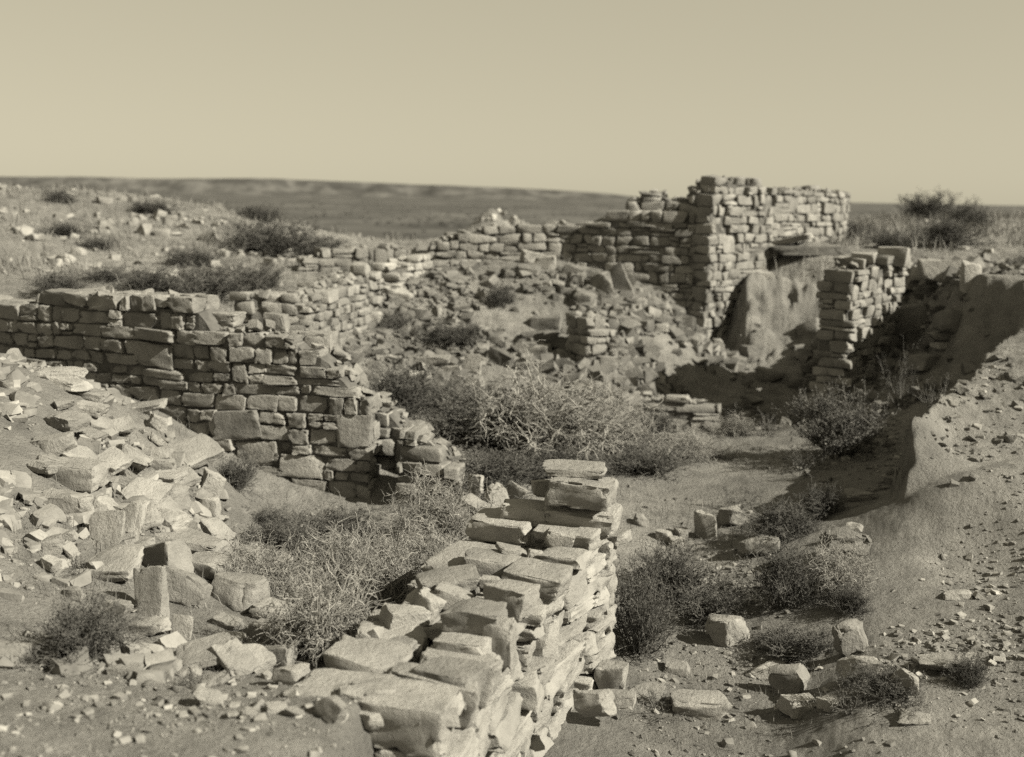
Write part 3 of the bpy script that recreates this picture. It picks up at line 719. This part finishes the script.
GB = 'stones along the right bank'
for a in [
 (795,240,42,15,'tilted bright slab jutting over the dark hollow right of the tower',dict(yaw=-20,roll=-16,dr=1.0,Y=19.3,hz=6,name=S)),
 (896,256,30,18,'bright squared block on top of the free standing pier',dict(yaw=-30,dr=.8,Y=15.0,name=B)),
 (866,258,22,10,'flat capstone on the left end of the free standing pier',dict(yaw=-20,dr=.8,Y=14.3,name=S)),
 (945,270,38,18,'large pale boulder on the right bank behind the pier',dict(yaw=-10,dr=.7,name='boulder')),
 (971,276,18,26,'tall pale boulder at the right edge of the bank',dict(yaw=10,dr=.7,name='boulder')),
 (922,272,18,12,'dark sided stone between the pier and the pale boulder',dict(yaw=-20,dr=.7,name='loose_stone')),
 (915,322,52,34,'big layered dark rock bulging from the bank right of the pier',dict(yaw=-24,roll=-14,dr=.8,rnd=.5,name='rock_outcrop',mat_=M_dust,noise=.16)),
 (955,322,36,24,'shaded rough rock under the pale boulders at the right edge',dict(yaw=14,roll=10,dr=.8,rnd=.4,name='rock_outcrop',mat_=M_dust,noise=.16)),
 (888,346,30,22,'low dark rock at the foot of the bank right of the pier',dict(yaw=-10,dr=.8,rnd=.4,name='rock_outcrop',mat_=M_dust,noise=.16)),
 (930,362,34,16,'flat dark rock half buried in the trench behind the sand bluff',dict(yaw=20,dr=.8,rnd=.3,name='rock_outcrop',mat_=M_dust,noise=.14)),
 (945,345,18,8,'flat pale stone on the shaded bank under the boulders',dict(dr=.8,name='loose_stone')),
 (756,274,30,8,'flat ledge stone on top of the worn earth mass',dict(yaw=-8,dr=.8,Y=18.6,name=S)),
 (758,262,14,16,'small upright stone beside the tower above the earth mass',dict(dr=.7,Y=18.9,name='loose_stone')),
 (770,252,14,18,'pale stone at the tower foot beside the dark hollow',dict(dr=.7,Y=19.2,name='loose_stone')),
 (772,376,26,16,'gray block fallen at the foot of the worn earth mass',dict(yaw=-20,roll=12,dr=.8,name=B,mat_=M_dust)),
 (752,352,18,16,'dark stone stuck in the left edge of the worn earth mass',dict(yaw=20,dr=.8,name='loose_stone',mat_=M_dust)),
 (800,384,20,12,'low gray stone at the foot of the worn earth mass beside the pier',dict(yaw=-10,dr=.8,name='loose_stone',mat_=M_dust)),
 (719,347,9,16,'pale stone in the cleft below the tower',dict(dr=.7,name='loose_stone')),
 (739,357,12,6,'small white stone at the lip of the dark pit',dict(dr=.8,name='loose_stone')),
 (812,250,66,9,'thin dark ledge of sod overhanging the hollow right of the tower',dict(yaw=-4,dr=.8,Y=19.0,hz=7,name='sod_ledge',mat_=M_mort)),
 (692,240,0,0,'',None),
]:
    if a[2]: rock(*a[:4], a[4], group=GB, lv='mid', **a[5])

# countable rubble further off, alike in everything but place
def inpoly(px, py, poly):
    c = False
    for (x1, y1), (x2, y2) in zip(poly, poly[1:]+poly[:1]):
        if (y1 > py) != (y2 > py) and px < (x2-x1)*(py-y1)/(y2-y1)+x1: c = not c
    return c
def field(n, poly, wlo, whi, label, group, name='loose_stone', mat_=None, lv='mid', dip=0, flat=(.45,.85)):
    xs = [p[0] for p in poly]; ys = [p[1] for p in poly]; k = 0
    while k < n:
        px, py = rng.uniform(min(xs), max(xs)), rng.uniform(min(ys), max(ys))
        if not inpoly(px, py, poly): continue
        w = wlo*(whi/wlo)**(rng.random()**1.7); k += 1
        rock(px, py, w, w*rng.uniform(*flat), label, rng.uniform(-60,60), rng.normal(0,14), dip+rng.normal(0,14), rng.uniform(.55,1), group=group, name=name, lv=lv, cat='stone', mat_=mat_, **({'hz': w*rng.uniform(.2,.4)} if dip else {}))
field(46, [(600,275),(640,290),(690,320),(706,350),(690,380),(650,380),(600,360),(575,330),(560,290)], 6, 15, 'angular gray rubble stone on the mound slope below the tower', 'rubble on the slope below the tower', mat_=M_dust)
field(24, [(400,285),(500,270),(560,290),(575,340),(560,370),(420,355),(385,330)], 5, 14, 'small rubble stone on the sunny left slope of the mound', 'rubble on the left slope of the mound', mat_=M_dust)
field(36, [(40,195),(150,200),(300,232),(340,245),(300,285),(200,262),(120,240),(40,270)], 5, 17, 'pale stone strewn over the hill beyond the long left wall', 'pale stones on the far left hill')
field(14, [(475,226),(485,212),(497,205),(512,212),(526,226)], 5, 11, 'pale stone of the rubble heap peeking over the far wall', 'far rubble heap stones')
field(12, [(915,262),(975,262),(975,318),(935,318)], 6, 15, 'rubble stone on the crumbling right bank', 'rubble on the right bank', mat_=M_dust)
field(42, [(38,395),(110,405),(165,440),(205,500),(205,545),(120,570),(38,560)], 14, 40, 'thin slab bedded in the earth of the left slope', 'small slabs in the earth of the left slope', name=S, lv='hi', dip=18)
field(28, [(105,580),(150,615),(270,640),(320,690),(320,716),(190,716),(130,660)], 10, 30, 'angular stone chip strewn below the tumbled blocks on the left', 'stone chips below the tumbled blocks', lv='hi', flat=(.4,.7))
field(9, [(325,690),(350,676),(400,690),(470,712),(440,725),(330,722)], 14, 30, 'rubble stone heaped against the low end of the near wall', 'rubble at the low end of the near wall', lv='hi')

# ------------------------------------------------------------------ fine rubble nobody could count
def scatter(n, x0, x1, y0, y1, slo, shi, bag, dens=None, pw=2.2, thr=.06):
    x = rng.uniform(x0, x1, n); y = rng.uniform(y0, y1, n)
    k = perlin3(np.stack([x*.8, y*.8, np.full(n, 3.3)], -1)) + rng.normal(0, .11, n)
    m = (k > thr) & ((poly_dist(EMc, x, y) < .1) | (rng.random(n) < .4))
    if dens is not None: m &= dens(x, y)
    x, y = x[m], y[m]; z = H(x, y)
    Fl = LAT['lo'][1]
    for i in range(len(x)):
        s = slo*(shi/slo)**(rng.random()**pw)
        Q = tri_jit(PR_LO[rng.integers(30)], rng.uniform(-.2,.2,(8,3)))*np.array([1, rng.uniform(.6,1), rng.uniform(.3,.75)])*s/2
        Q = Q@rotm(rng.uniform(0,360), rng.normal(0,16), rng.normal(0,16)).T
        bag.add(Q+np.array([x[i], y[i], z[i]+s*.1]), Fl)
bag = Bag()
dbag = Bag()
scatter(6500, -5.4, -1.5, 4.8, 9.8, .015, .17, bag, pw=1.9, thr=-.06)
scatter(3000, -3.4, -.2, 3.3, 6.0, .008, .06, bag, pw=2.6, thr=-.04)
scatter(4200, -2.3, 3.4, 13.6, 17.8, .03, .24, dbag, pw=1.9, thr=-.02)
scatter(2200, .8, 3.4, 14.6, 17.6, .05, .3, dbag, pw=1.7, thr=-.1)
scatter(500, .1, 1.3, 14.3, 15.6, .06, .3, dbag, pw=1.2)
scatter(1600, -11, -3, 14, 26, .05, .25, bag)
scatter(4200, .6, 4.2, 4.2, 9.0, .008, .06, bag, lambda x, y: ~((x < 1.2) & (y < 7)) | (x > .5+(y-4.2)*.12))
scatter(700, 2.2, 3.4, 6.4, 7.6, .012, .07, bag)
scatter(1500, 4.3, 8, 12.9, 17.5, .04, .3, dbag, pw=1.8, thr=-.06)
scatter(500, 2.6, 4.8, 8.6, 11.5, .01, .08, bag)
scatter(900, -.5, 5.5, 9, 14, .012, .06, bag)
scatter(1300, 4, 14, 17, 36, .04, .16, bag)
sb = Bag()
scatter(1500, -3.4, 0, 3.3, 5.4, .008, .04, sb, thr=0)
scatter(600, 2.6, 5, 8.6, 12, .02, .12, sb, thr=-.1)
scatter(2500, -5.2, -1.2, 4.2, 9.8, .012, .06, sb)
scatter(3500, .6, 4.4, 4.4, 9.4, .008, .045, sb)
scatter(3000, -2.3, 4.0, 13.4, 18.0, .03, .12, sb)
scatter(1500, -2.5, 4.5, 9, 14, .012, .05, sb)
o2 = link('soil_clods', sb.mesh('soil_clods', True, 40), M_soil); tag(o2, 'small crumbs and clods of dry earth lying on the ground', 'soil', kind='stuff')
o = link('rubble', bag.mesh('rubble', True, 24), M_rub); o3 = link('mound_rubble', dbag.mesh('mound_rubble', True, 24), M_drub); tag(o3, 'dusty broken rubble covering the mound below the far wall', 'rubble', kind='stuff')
tag(o, 'fine stone rubble and chips strewn over slopes and ground', 'rubble', kind='stuff')

pb = Bag()
for i in range(5200):
    rr_ = 75*(1800/75)**rng.random(); a_ = rng.uniform(-.6, .6); x_, y_ = rr_*math.sin(a_), rr_*math.cos(a_)
    if perlin3(np.array([x_/40, y_/60, 4.4])) < -.1: continue
    s_ = rng.uniform(.8, 2.6)
    pb.add(tri_jit(PR_LO[rng.integers(30)], rng.uniform(-.3,.3,(8,3)))*np.array([s_, s_, s_*rng.uniform(.3,.5)])*.6 + np.array([x_, y_, 0]), LAT['lo'][1])
_V = pb.V; _pc = np.array([v.mean(0) for v in _V]); _z = H(_pc[:, 0], _pc[:, 1])
for v, z_ in zip(_V, _z): v[:, 2] += z_+.2
o = link('scrub', pb.mesh('scrub', True), M_leafd); tag(o, 'low dark scrub dotting the distant plain', 'scrub', kind='stuff')

# ------------------------------------------------------------------ shrubs
def tubes(P, r0, r1, k=3):
    """P: N x K x 3 polylines -> quads"""
    N, K, _ = P.shape
    T = np.gradient(P, axis=1); T /= np.linalg.norm(T, axis=2, keepdims=True)+1e-9
    ref = rng.normal(size=(N, 1, 3)); A = np.cross(T, ref); A /= np.linalg.norm(A, axis=2, keepdims=True)+1e-9
    Bn = np.cross(T, A)
    rr = (np.asarray(r0).reshape(-1,1)*(1-np.linspace(0,1,K))[None] + np.asarray(r1).reshape(-1,1)*np.linspace(0,1,K)[None])
    V = np.stack([P + (A*math.cos(2*math.pi*j/k) + Bn*math.sin(2*math.pi*j/k))*rr[..., None] for j in range(k)], 2)
    idx = np.arange(N*K*k).reshape(N, K, k)
    F = np.stack([np.stack([idx[:, :-1, j], idx[:, :-1, (j+1)%k], idx[:, 1:, (j+1)%k], idx[:, 1:, j]], -1) for j in range(k)], 2).reshape(-1, 4)
    return V.reshape(-1, 3), F

def grow(base, d, L, K, wander, lift):
    N = len(base); P = np.empty((N, K, 3)); P[:, 0] = base; d = d/np.linalg.norm(d, axis=1, keepdims=True)
    for i in range(1, K):
        d = d + rng.normal(0, wander, (N, 3)) + np.array([0, 0, lift])
        d /= np.linalg.norm(d, axis=1, keepdims=True)
        P[:, i] = P[:, i-1] + d*(L/(K-1))[:, None]
    return P

def make_bush(kind, n1, n2, n3, leaves, seed):
    global rng
    keep = rng; rng = np.random.default_rng(seed)
    wander, lift = {'dry': (.42, -.05), 'sage': (.2, .1), 'dark': (.26, .06), 'weed': (.15,.12)}[kind]
    a = rng.uniform(0, 2*math.pi, n1); el = rng.uniform(.12, 1.45, n1)
    lob = .75 + .35*np.sin(a*3+rng.uniform(0,6)) * rng.uniform(.3, 1) + rng.normal(0, .1, n1)
    d = np.stack([np.cos(a)*np.cos(el), np.sin(a)*np.cos(el), np.sin(el)*1.5], 1)
    base = np.stack([np.cos(a), np.sin(a), a*0], 1)*rng.uniform(0, .1, n1)[:, None]
    P1 = grow(base, d, .62*np.clip(lob, .45, 1.2), 7, wander*.6, lift)
    V, F = tubes(P1, np.full(n1, .008 if kind == 'dry' else .012), np.full(n1, .0035)); VS = [V]; FS = [F]; n = len(V)
    def branch(Pp, m, L, K, r0, r1):
        N, Kp, _ = Pp.shape
        i = np.repeat(np.arange(N), m); t = rng.uniform(1.2, Kp-1.01, N*m); j = t.astype(int); f = (t-j)[:, None]
        b = Pp[i, j]*(1-f) + Pp[i, np.minimum(j+1, Kp-1)]*f
        dd = Pp[i, np.minimum(j+1, Kp-1)]-Pp[i, j]; dd /= np.linalg.norm(dd, axis=1, keepdims=True)+1e-9
        dd = dd + rng.normal(0, .62, dd.shape)
        return grow(b, dd, L*rng.uniform(.5, 1.3, N*m), K, wander, lift)
    P2 = branch(P1, n2, .26, 6, .005, .0025)
    V, F = tubes(P2, np.full(len(P2), .0042), np.full(len(P2), .002)); VS.append(V); FS.append(F+n); n += len(V)
    P3 = branch(P2, n3, .13, 4, .003, .0015)
    V, F = tubes(P3, np.full(len(P3), .0026), np.full(len(P3), .0014)); VS.append(V); FS.append(F+n); n += len(V)
    V = np.concatenate(VS); F = np.concatenate(FS)
    ext = np.percentile(np.abs(V[:, :2]), 97); top = np.percentile(V[:, 2], 99)
    sc = np.array([.5/ext, .5/ext, 1/top])
    V = V*sc; V[:, 2] = np.maximum(V[:, 2], -.03)
    out = [mk_mesh('branches', V, F, True), None]
    if leaves:
        i = np.repeat(np.arange(len(P3)), leaves); t = rng.uniform(.2, 1, len(i))*(P3.shape[1]-1.01); j = t.astype(int); f = (t-j)[:, None]
        b = (P3[i, j]*(1-f)+P3[i, j+1]*f)*sc
        dd = (P3[i, j+1]-P3[i, j]); dd /= np.linalg.norm(dd, axis=1, keepdims=True)+1e-9
        dd = dd + rng.normal(0, .55, dd.shape); dd /= np.linalg.norm(dd, axis=1, keepdims=True)
        w = np.cross(dd, rng.normal(size=dd.shape)); w /= np.linalg.norm(w, axis=1, keepdims=True)+1e-9
        L = rng.uniform(.018, .04, len(i))[:, None]; wd = L*.2
        V = np.stack([b-w*wd*.5, b+dd*L*.5-w*wd, b+dd*L, b+dd*L*.5+w*wd], 1).reshape(-1, 3)
        F = np.arange(len(V)).reshape(-1, 4)
        out[1] = mk_mesh('foliage', V, F, True)
    rng = keep
    return out
BUSH = {
 'dry': [make_bush('dry', 46, 9, 7, 0, 11+i) for i in range(4)],
 'sage': [make_bush('sage', 40, 8, 5, 6, 31+i) for i in range(3)],
 'dark': [make_bush('dark', 40, 8, 5, 7, 51+i) for i in range(3)],
 'weed': [make_bush('weed', 12, 4, 3, 3, 71+i) for i in range(3)],
}
for k, (tm, lm) in {'dry': (M_twigd, None), 'sage': (M_twig, M_leaf), 'dark': (M_twig, M_leafd), 'weed': (M_twig, M_leaf)}.items():
    for (b_, l_) in BUSH[k]:
        b_.materials.append(tm)
        if l_: l_.materials.append(lm)
_bi = 0
def bush(px, pyb, wpx, hpx, kind, label, group, Y=None, parts=True):
    global _bi
    p = hit(px, min(pyb-2, 735)) if Y is None else None
    if p is None:
        p = pt(px, pyb, Y); p[2] = h1(p[0], p[1])
    D = axial(p); w = wpx*D/FPX; h = hpx*D/FPX
    p = p + np.array([0, w*.2, 0]); p[2] = h1(p[0], p[1])-.02
    e = math.atan2(CAMZ-p[2], p[1]); hh = max(.3*w, (h-.35*w*math.sin(e))/math.cos(e))
    name = {'dry': 'dry_shrub', 'sage': 'sage_bush', 'dark': 'desert_shrub', 'weed': 'weed'}[kind]
    o = link(name, None, None, None, p, (0, 0, rng.uniform(0, 6.28))); o.scale = (w, w*rng.uniform(.8,1), hh)
    tag(o, label, {'dry': 'bush', 'sage': 'bush', 'dark': 'bush', 'weed': 'weed'}[kind], group)
    bm_, lm_ = BUSH[kind][_bi % len(BUSH[kind])]; _bi += 1
    link('branches', bm_, None, o)
    if lm_: link('foliage', lm_, None, o)
    return o

GD = 'dry brush between the near walls'; GC = 'brush in the middle hollow'; GX_ = 'bushes on the right foreground'; GH = 'shrubs on the far left hill'; GP_ = 'shrubs on the right plateau'
for a in [
 (262,600,105,66,'dry','dry tangled shrub touching the large sharp cornered block',GD),
 (318,668,125,110,'dry','biggest dry tangled shrub in front, right of the dark stone stack',GD),
 (392,622,110,90,'dry','dry tangled shrub against the dark corner block of the near wall',GD),
 (440,555,110,80,'dry','bleached tangle of twigs below the stepped wall stub',GD),
 (345,590,120,70,'dry','dry tangled shrub in the middle of the brush patch',GD),
 (420,585,100,60,'dry','dry tangled shrub at the inner foot of the near wall',GD),
 (285,558,90,45,'sage','gray green shrub at the upper left of the brush patch',GD),
 (330,545,95,40,'sage','gray green shrub under the long left wall beside the tangle',GD),
 (236,492,48,40,'dark','dark little shrub below the big smooth slab by the left wall',GD),
 (268,530,56,24,'dark','low dark shrub on the soil under the long left wall',GD),
 (82,668,96,72,'dark','dark feathery bush in the lower left corner',None),
 (75,574,46,26,'weed','thin sprigs growing beside the wide low slab at the left',None),
 (196,692,62,32,'weed','thin weed in front of the wide bright slab',None),
 (545,465,160,96,'dry','largest light twiggy brush in the center of the hollow',GC),
 (480,450,110,62,'sage','gray brush left of the largest light brush',GC),
 (610,462,95,72,'dry','light twiggy brush at the right side of the hollow brush',GC),
 (402,418,86,58,'dark','dark shrub right of the top of the long left wall',GC),
 (440,415,80,40,'sage','gray shrub between the dark shrub and the light brush',GC),
 (490,492,120,46,'dark','dark low brush behind the standing stones of the near wall',GC),
 (560,486,110,40,'dark','dark low brush just behind the high end of the near wall',GC),
 (645,480,80,38,'sage','low gray brush where the hollow meets the sandy floor',GC),
 (846,460,94,74,'sage','round full bush in front of the free standing pier',GX_),
 (738,440,50,26,'dry','small pale dry bush at the sunny sandy floor',GX_),
 (690,462,90,34,'dry','pale dry bush spread left of the sunny sandy floor',GX_),
 (655,445,60,34,'dark','dark bush in the shade below the footing stones',GX_),
 (672,606,90,60,'sage','wide sage bush right of the near wall',GX_),
 (716,628,76,46,'sage','sage bush just behind the bright wedge shaped boulder',GX_),
 (788,613,72,70,'dark','tall dark bush in the middle of the right foreground',GX_),
 (852,616,46,32,'dark','small dark bush beneath the pale dry bush on the right',GX_),
 (842,594,76,52,'dry','pale dry bush right of the tall dark bush',GX_),
 (790,542,86,44,'dark','dark bush behind the rounded boulder in the hollow',GX_),
 (826,520,50,36,'dark','dark bush in front of the earth lump',GX_),
 (640,660,66,86,'sage','thin sage bush against the right face of the near wall',GX_),
 (796,668,76,40,'sage','low thin bush behind the pointed boulder',GX_),
 (890,706,74,40,'sage','low spreading bush right of the pitted boulder',GX_),
 (970,690,36,36,'dark','dark little bush in the lower right corner',GX_),
 (662,720,70,24,'weed','weed at the bottom edge beside the near wall foot',GX_),
 (856,722,90,26,'weed','weed at the bottom edge below the pitted boulder',GX_),
 (768,440,50,30,'weed','thin weed on the sunny sandy floor beside the round bush',GX_),
 (735,515,46,28,'weed','sprouting weed above the row of stones in the hollow',GX_),
 (805,475,60,30,'weed','thin weed on the shaded sand left of the bluff',GX_),
 (905,412,44,70,'weed','spindly weed on the dark bank beside the sand bluff',GX_),
 (940,400,40,40,'weed','small weed on the dark bank near the right edge',GX_),
 (500,312,32,24,'dark','round dark shrub in the middle of the mound',GC),
 (450,348,66,20,'dark','low dark shrub on the left foot of the mound',GC),
 (395,335,40,20,'sage','low shrub beside the sunlit pale wall',GC),
 (262,258,112,36,'dark','widest dark shrub on the slope beyond the long left wall',GH),
 (312,262,60,22,'dark','dark shrub above the start of the far wall',GH),
 (205,302,92,36,'sage','wide shrub just above the top of the long left wall',GH),
 (150,298,64,28,'dark','gray shrub above the left part of the long left wall',GH),
 (254,298,70,34,'sage','dark shrub behind the low pale wall of small blocks',GH),
 (58,302,54,26,'sage','gray shrub at the left edge above the wall top',GH),
 (104,284,50,18,'sage','gray shrub between the two others above the wall top',GH),
 (190,270,56,22,'dark','small dark shrub halfway up the left hill',GH),
 (60,238,40,16,'dark','small dark shrub at the left edge of the hill',GH),
 (95,250,40,14,'dark','low dark shrub in the dip of the left hill',GH),
 (150,216,44,12,'dark','flat dark shrub on the ridge of the left hill',GH),
 (58,205,36,14,'dark','dark shrub high on the hill at the left edge',GH),
 (256,222,50,14,'dark','dark shrub where the ridge meets the plain',GH),
 (932,222,52,28,'dark','tall dark shrub on the plateau against the sky line',GP_),
 (950,250,66,30,'dark','wide dark shrub on the plateau near the right edge',GP_),
 (895,250,56,18,'sage','low gray shrub on the plateau behind the pier',GP_),
 (880,218,46,14,'dark','far low shrub on the plateau right of the flat topped wall',GP_),
 (845,240,56,14,'sage','low gray shrub below the flat topped wall',GP_),
 (972,232,40,30,'dark','dark shrub at the right edge of the plateau',GP_),
]: bush(a[0], a[1], a[2], a[3], a[4], a[5], a[6])

# ------------------------------------------------------------------ low dry grass
def grass(n, x0, x1, y0, y1, hlo, hhi, wd, thr, seed):
    x = rng.uniform(x0, x1, n); y = rng.uniform(y0, y1, n)
    k = fbm2(x*.7, y*.7, 3, seed=seed) + rng.normal(0, .12, n)
    m = k > thr; x, y = x[m], y[m]; n = len(x); z = H(x, y)
    h = rng.uniform(hlo, hhi, n); a = rng.uniform(0, 6.28, n); l = rng.normal(0, .4, (n, 2))*h[:, None]
    w = np.stack([np.cos(a), np.sin(a), a*0], 1)*wd
    b = np.stack([x, y, z-.01], 1); mid = b + np.stack([l[:, 0]*.35, l[:, 1]*.35, h*.6], 1); tip = b + np.stack([l[:, 0], l[:, 1], h], 1)
    V = np.stack([b-w, b+w, mid+w*.7, tip+w*.12, tip-w*.12, mid-w*.7], 1).reshape(-1, 3)
    q = np.arange(n)[:, None]*6
    return V, np.concatenate([q+np.array([[0,1,2,5]]), q+np.array([[5,2,3,4]])])
bag = Bag()
for g in [(26000, 4, 18, 18.3, 42, .1, .35, .008, 0, 51), (9000, -12, -2, 13.5, 26, .08, .25, .007, .1, 52), (9000, -3.2, 2.4, 8.5, 14.5, .04, .16, .0025, .12, 53),
          (6000, .8, 4, 4.3, 8.5, .02, .09, .0015, .1, 54), (5000, -3, 0, 5.5, 9.8, .03, .12, .002, .05, 55), (5000, -2.5, 3, 13.5, 18, .04, .14, .004, .15, 56)]:
    bag.add(*grass(*g))
o = link('dry_grass', bag.mesh('dry_grass', True), M_straw); tag(o, 'short dry grass in the hollow and over the plateau', 'grass', kind='stuff')

# ------------------------------------------------------------------ world, sun, camera
def setup():
    sc = bpy.context.scene
    w = bpy.data.worlds.new('World'); sc.world = w; w.use_nodes = True
    nt = w.node_tree; N = nt.nodes; L = nt.links
    bg = N['Background']; bg.inputs['Strength'].default_value = .075
    sky = N.new('ShaderNodeTexSky'); sky.sky_type = 'NISHITA'; sky.sun_disc = False
    sky.sun_elevation = SUN_EL; sky.sun_rotation = math.atan2(SUN[0], SUN[1])
    sky.dust_density = .4; sky.air_density = 1.0
    bw = N.new('ShaderNodeRGBToBW'); mx = N.new('ShaderNodeVectorMath'); mx.operation = 'SCALE'
    mx.inputs[0].default_value = (1.0, .915, .67)
    pw = N.new('ShaderNodeMath'); pw.operation = 'POWER'; pw.inputs[1].default_value = .3
    gn = N.new('ShaderNodeMath'); gn.operation = 'MULTIPLY'; gn.inputs[1].default_value = 2.2
    L.new(sky.outputs[0], bw.inputs[0]); L.new(bw.outputs[0], pw.inputs[0]); L.new(pw.outputs[0], gn.inputs[0]); L.new(gn.outputs[0], mx.inputs['Scale']); L.new(mx.outputs[0], bg.inputs['Color'])
    ld = bpy.data.lights.new('sun', 'SUN'); ld.energy = 5.0; ld.angle = R(.5); ld.color = (1.0, .95, .80)
    lo = bpy.data.objects.new('sun', ld); C.objects.link(lo)
    lo.rotation_euler = Vector(-SUN).to_track_quat('-Z', 'Y').to_euler()
    cd = bpy.data.cameras.new('camera'); co = bpy.data.objects.new('camera', cd); C.objects.link(co)
    cd.sensor_width = 36; cd.lens = FPX/W_*36; cd.clip_end = 20000; cd.clip_start = .05
    cd.dof.use_dof = True; cd.dof.focus_distance = 7.2; cd.dof.aperture_fstop = cd.lens*.001/.03
    co.matrix_world = Matrix.Translation((0, 0, CAMZ)) @ CR.to_4x4()
    sc.camera = co
    vs = sc.view_settings; vs.view_transform = 'Standard'; vs.look = 'None'; vs.exposure = 1.05; vs.gamma = 1
    sc.cycles.max_bounces = 4; sc.cycles.diffuse_bounces = 3; sc.cycles.glossy_bounces = 1
    sc.cycles.use_denoising = False; sc.cycles.denoising_prefilter = 'ACCURATE'
setup()
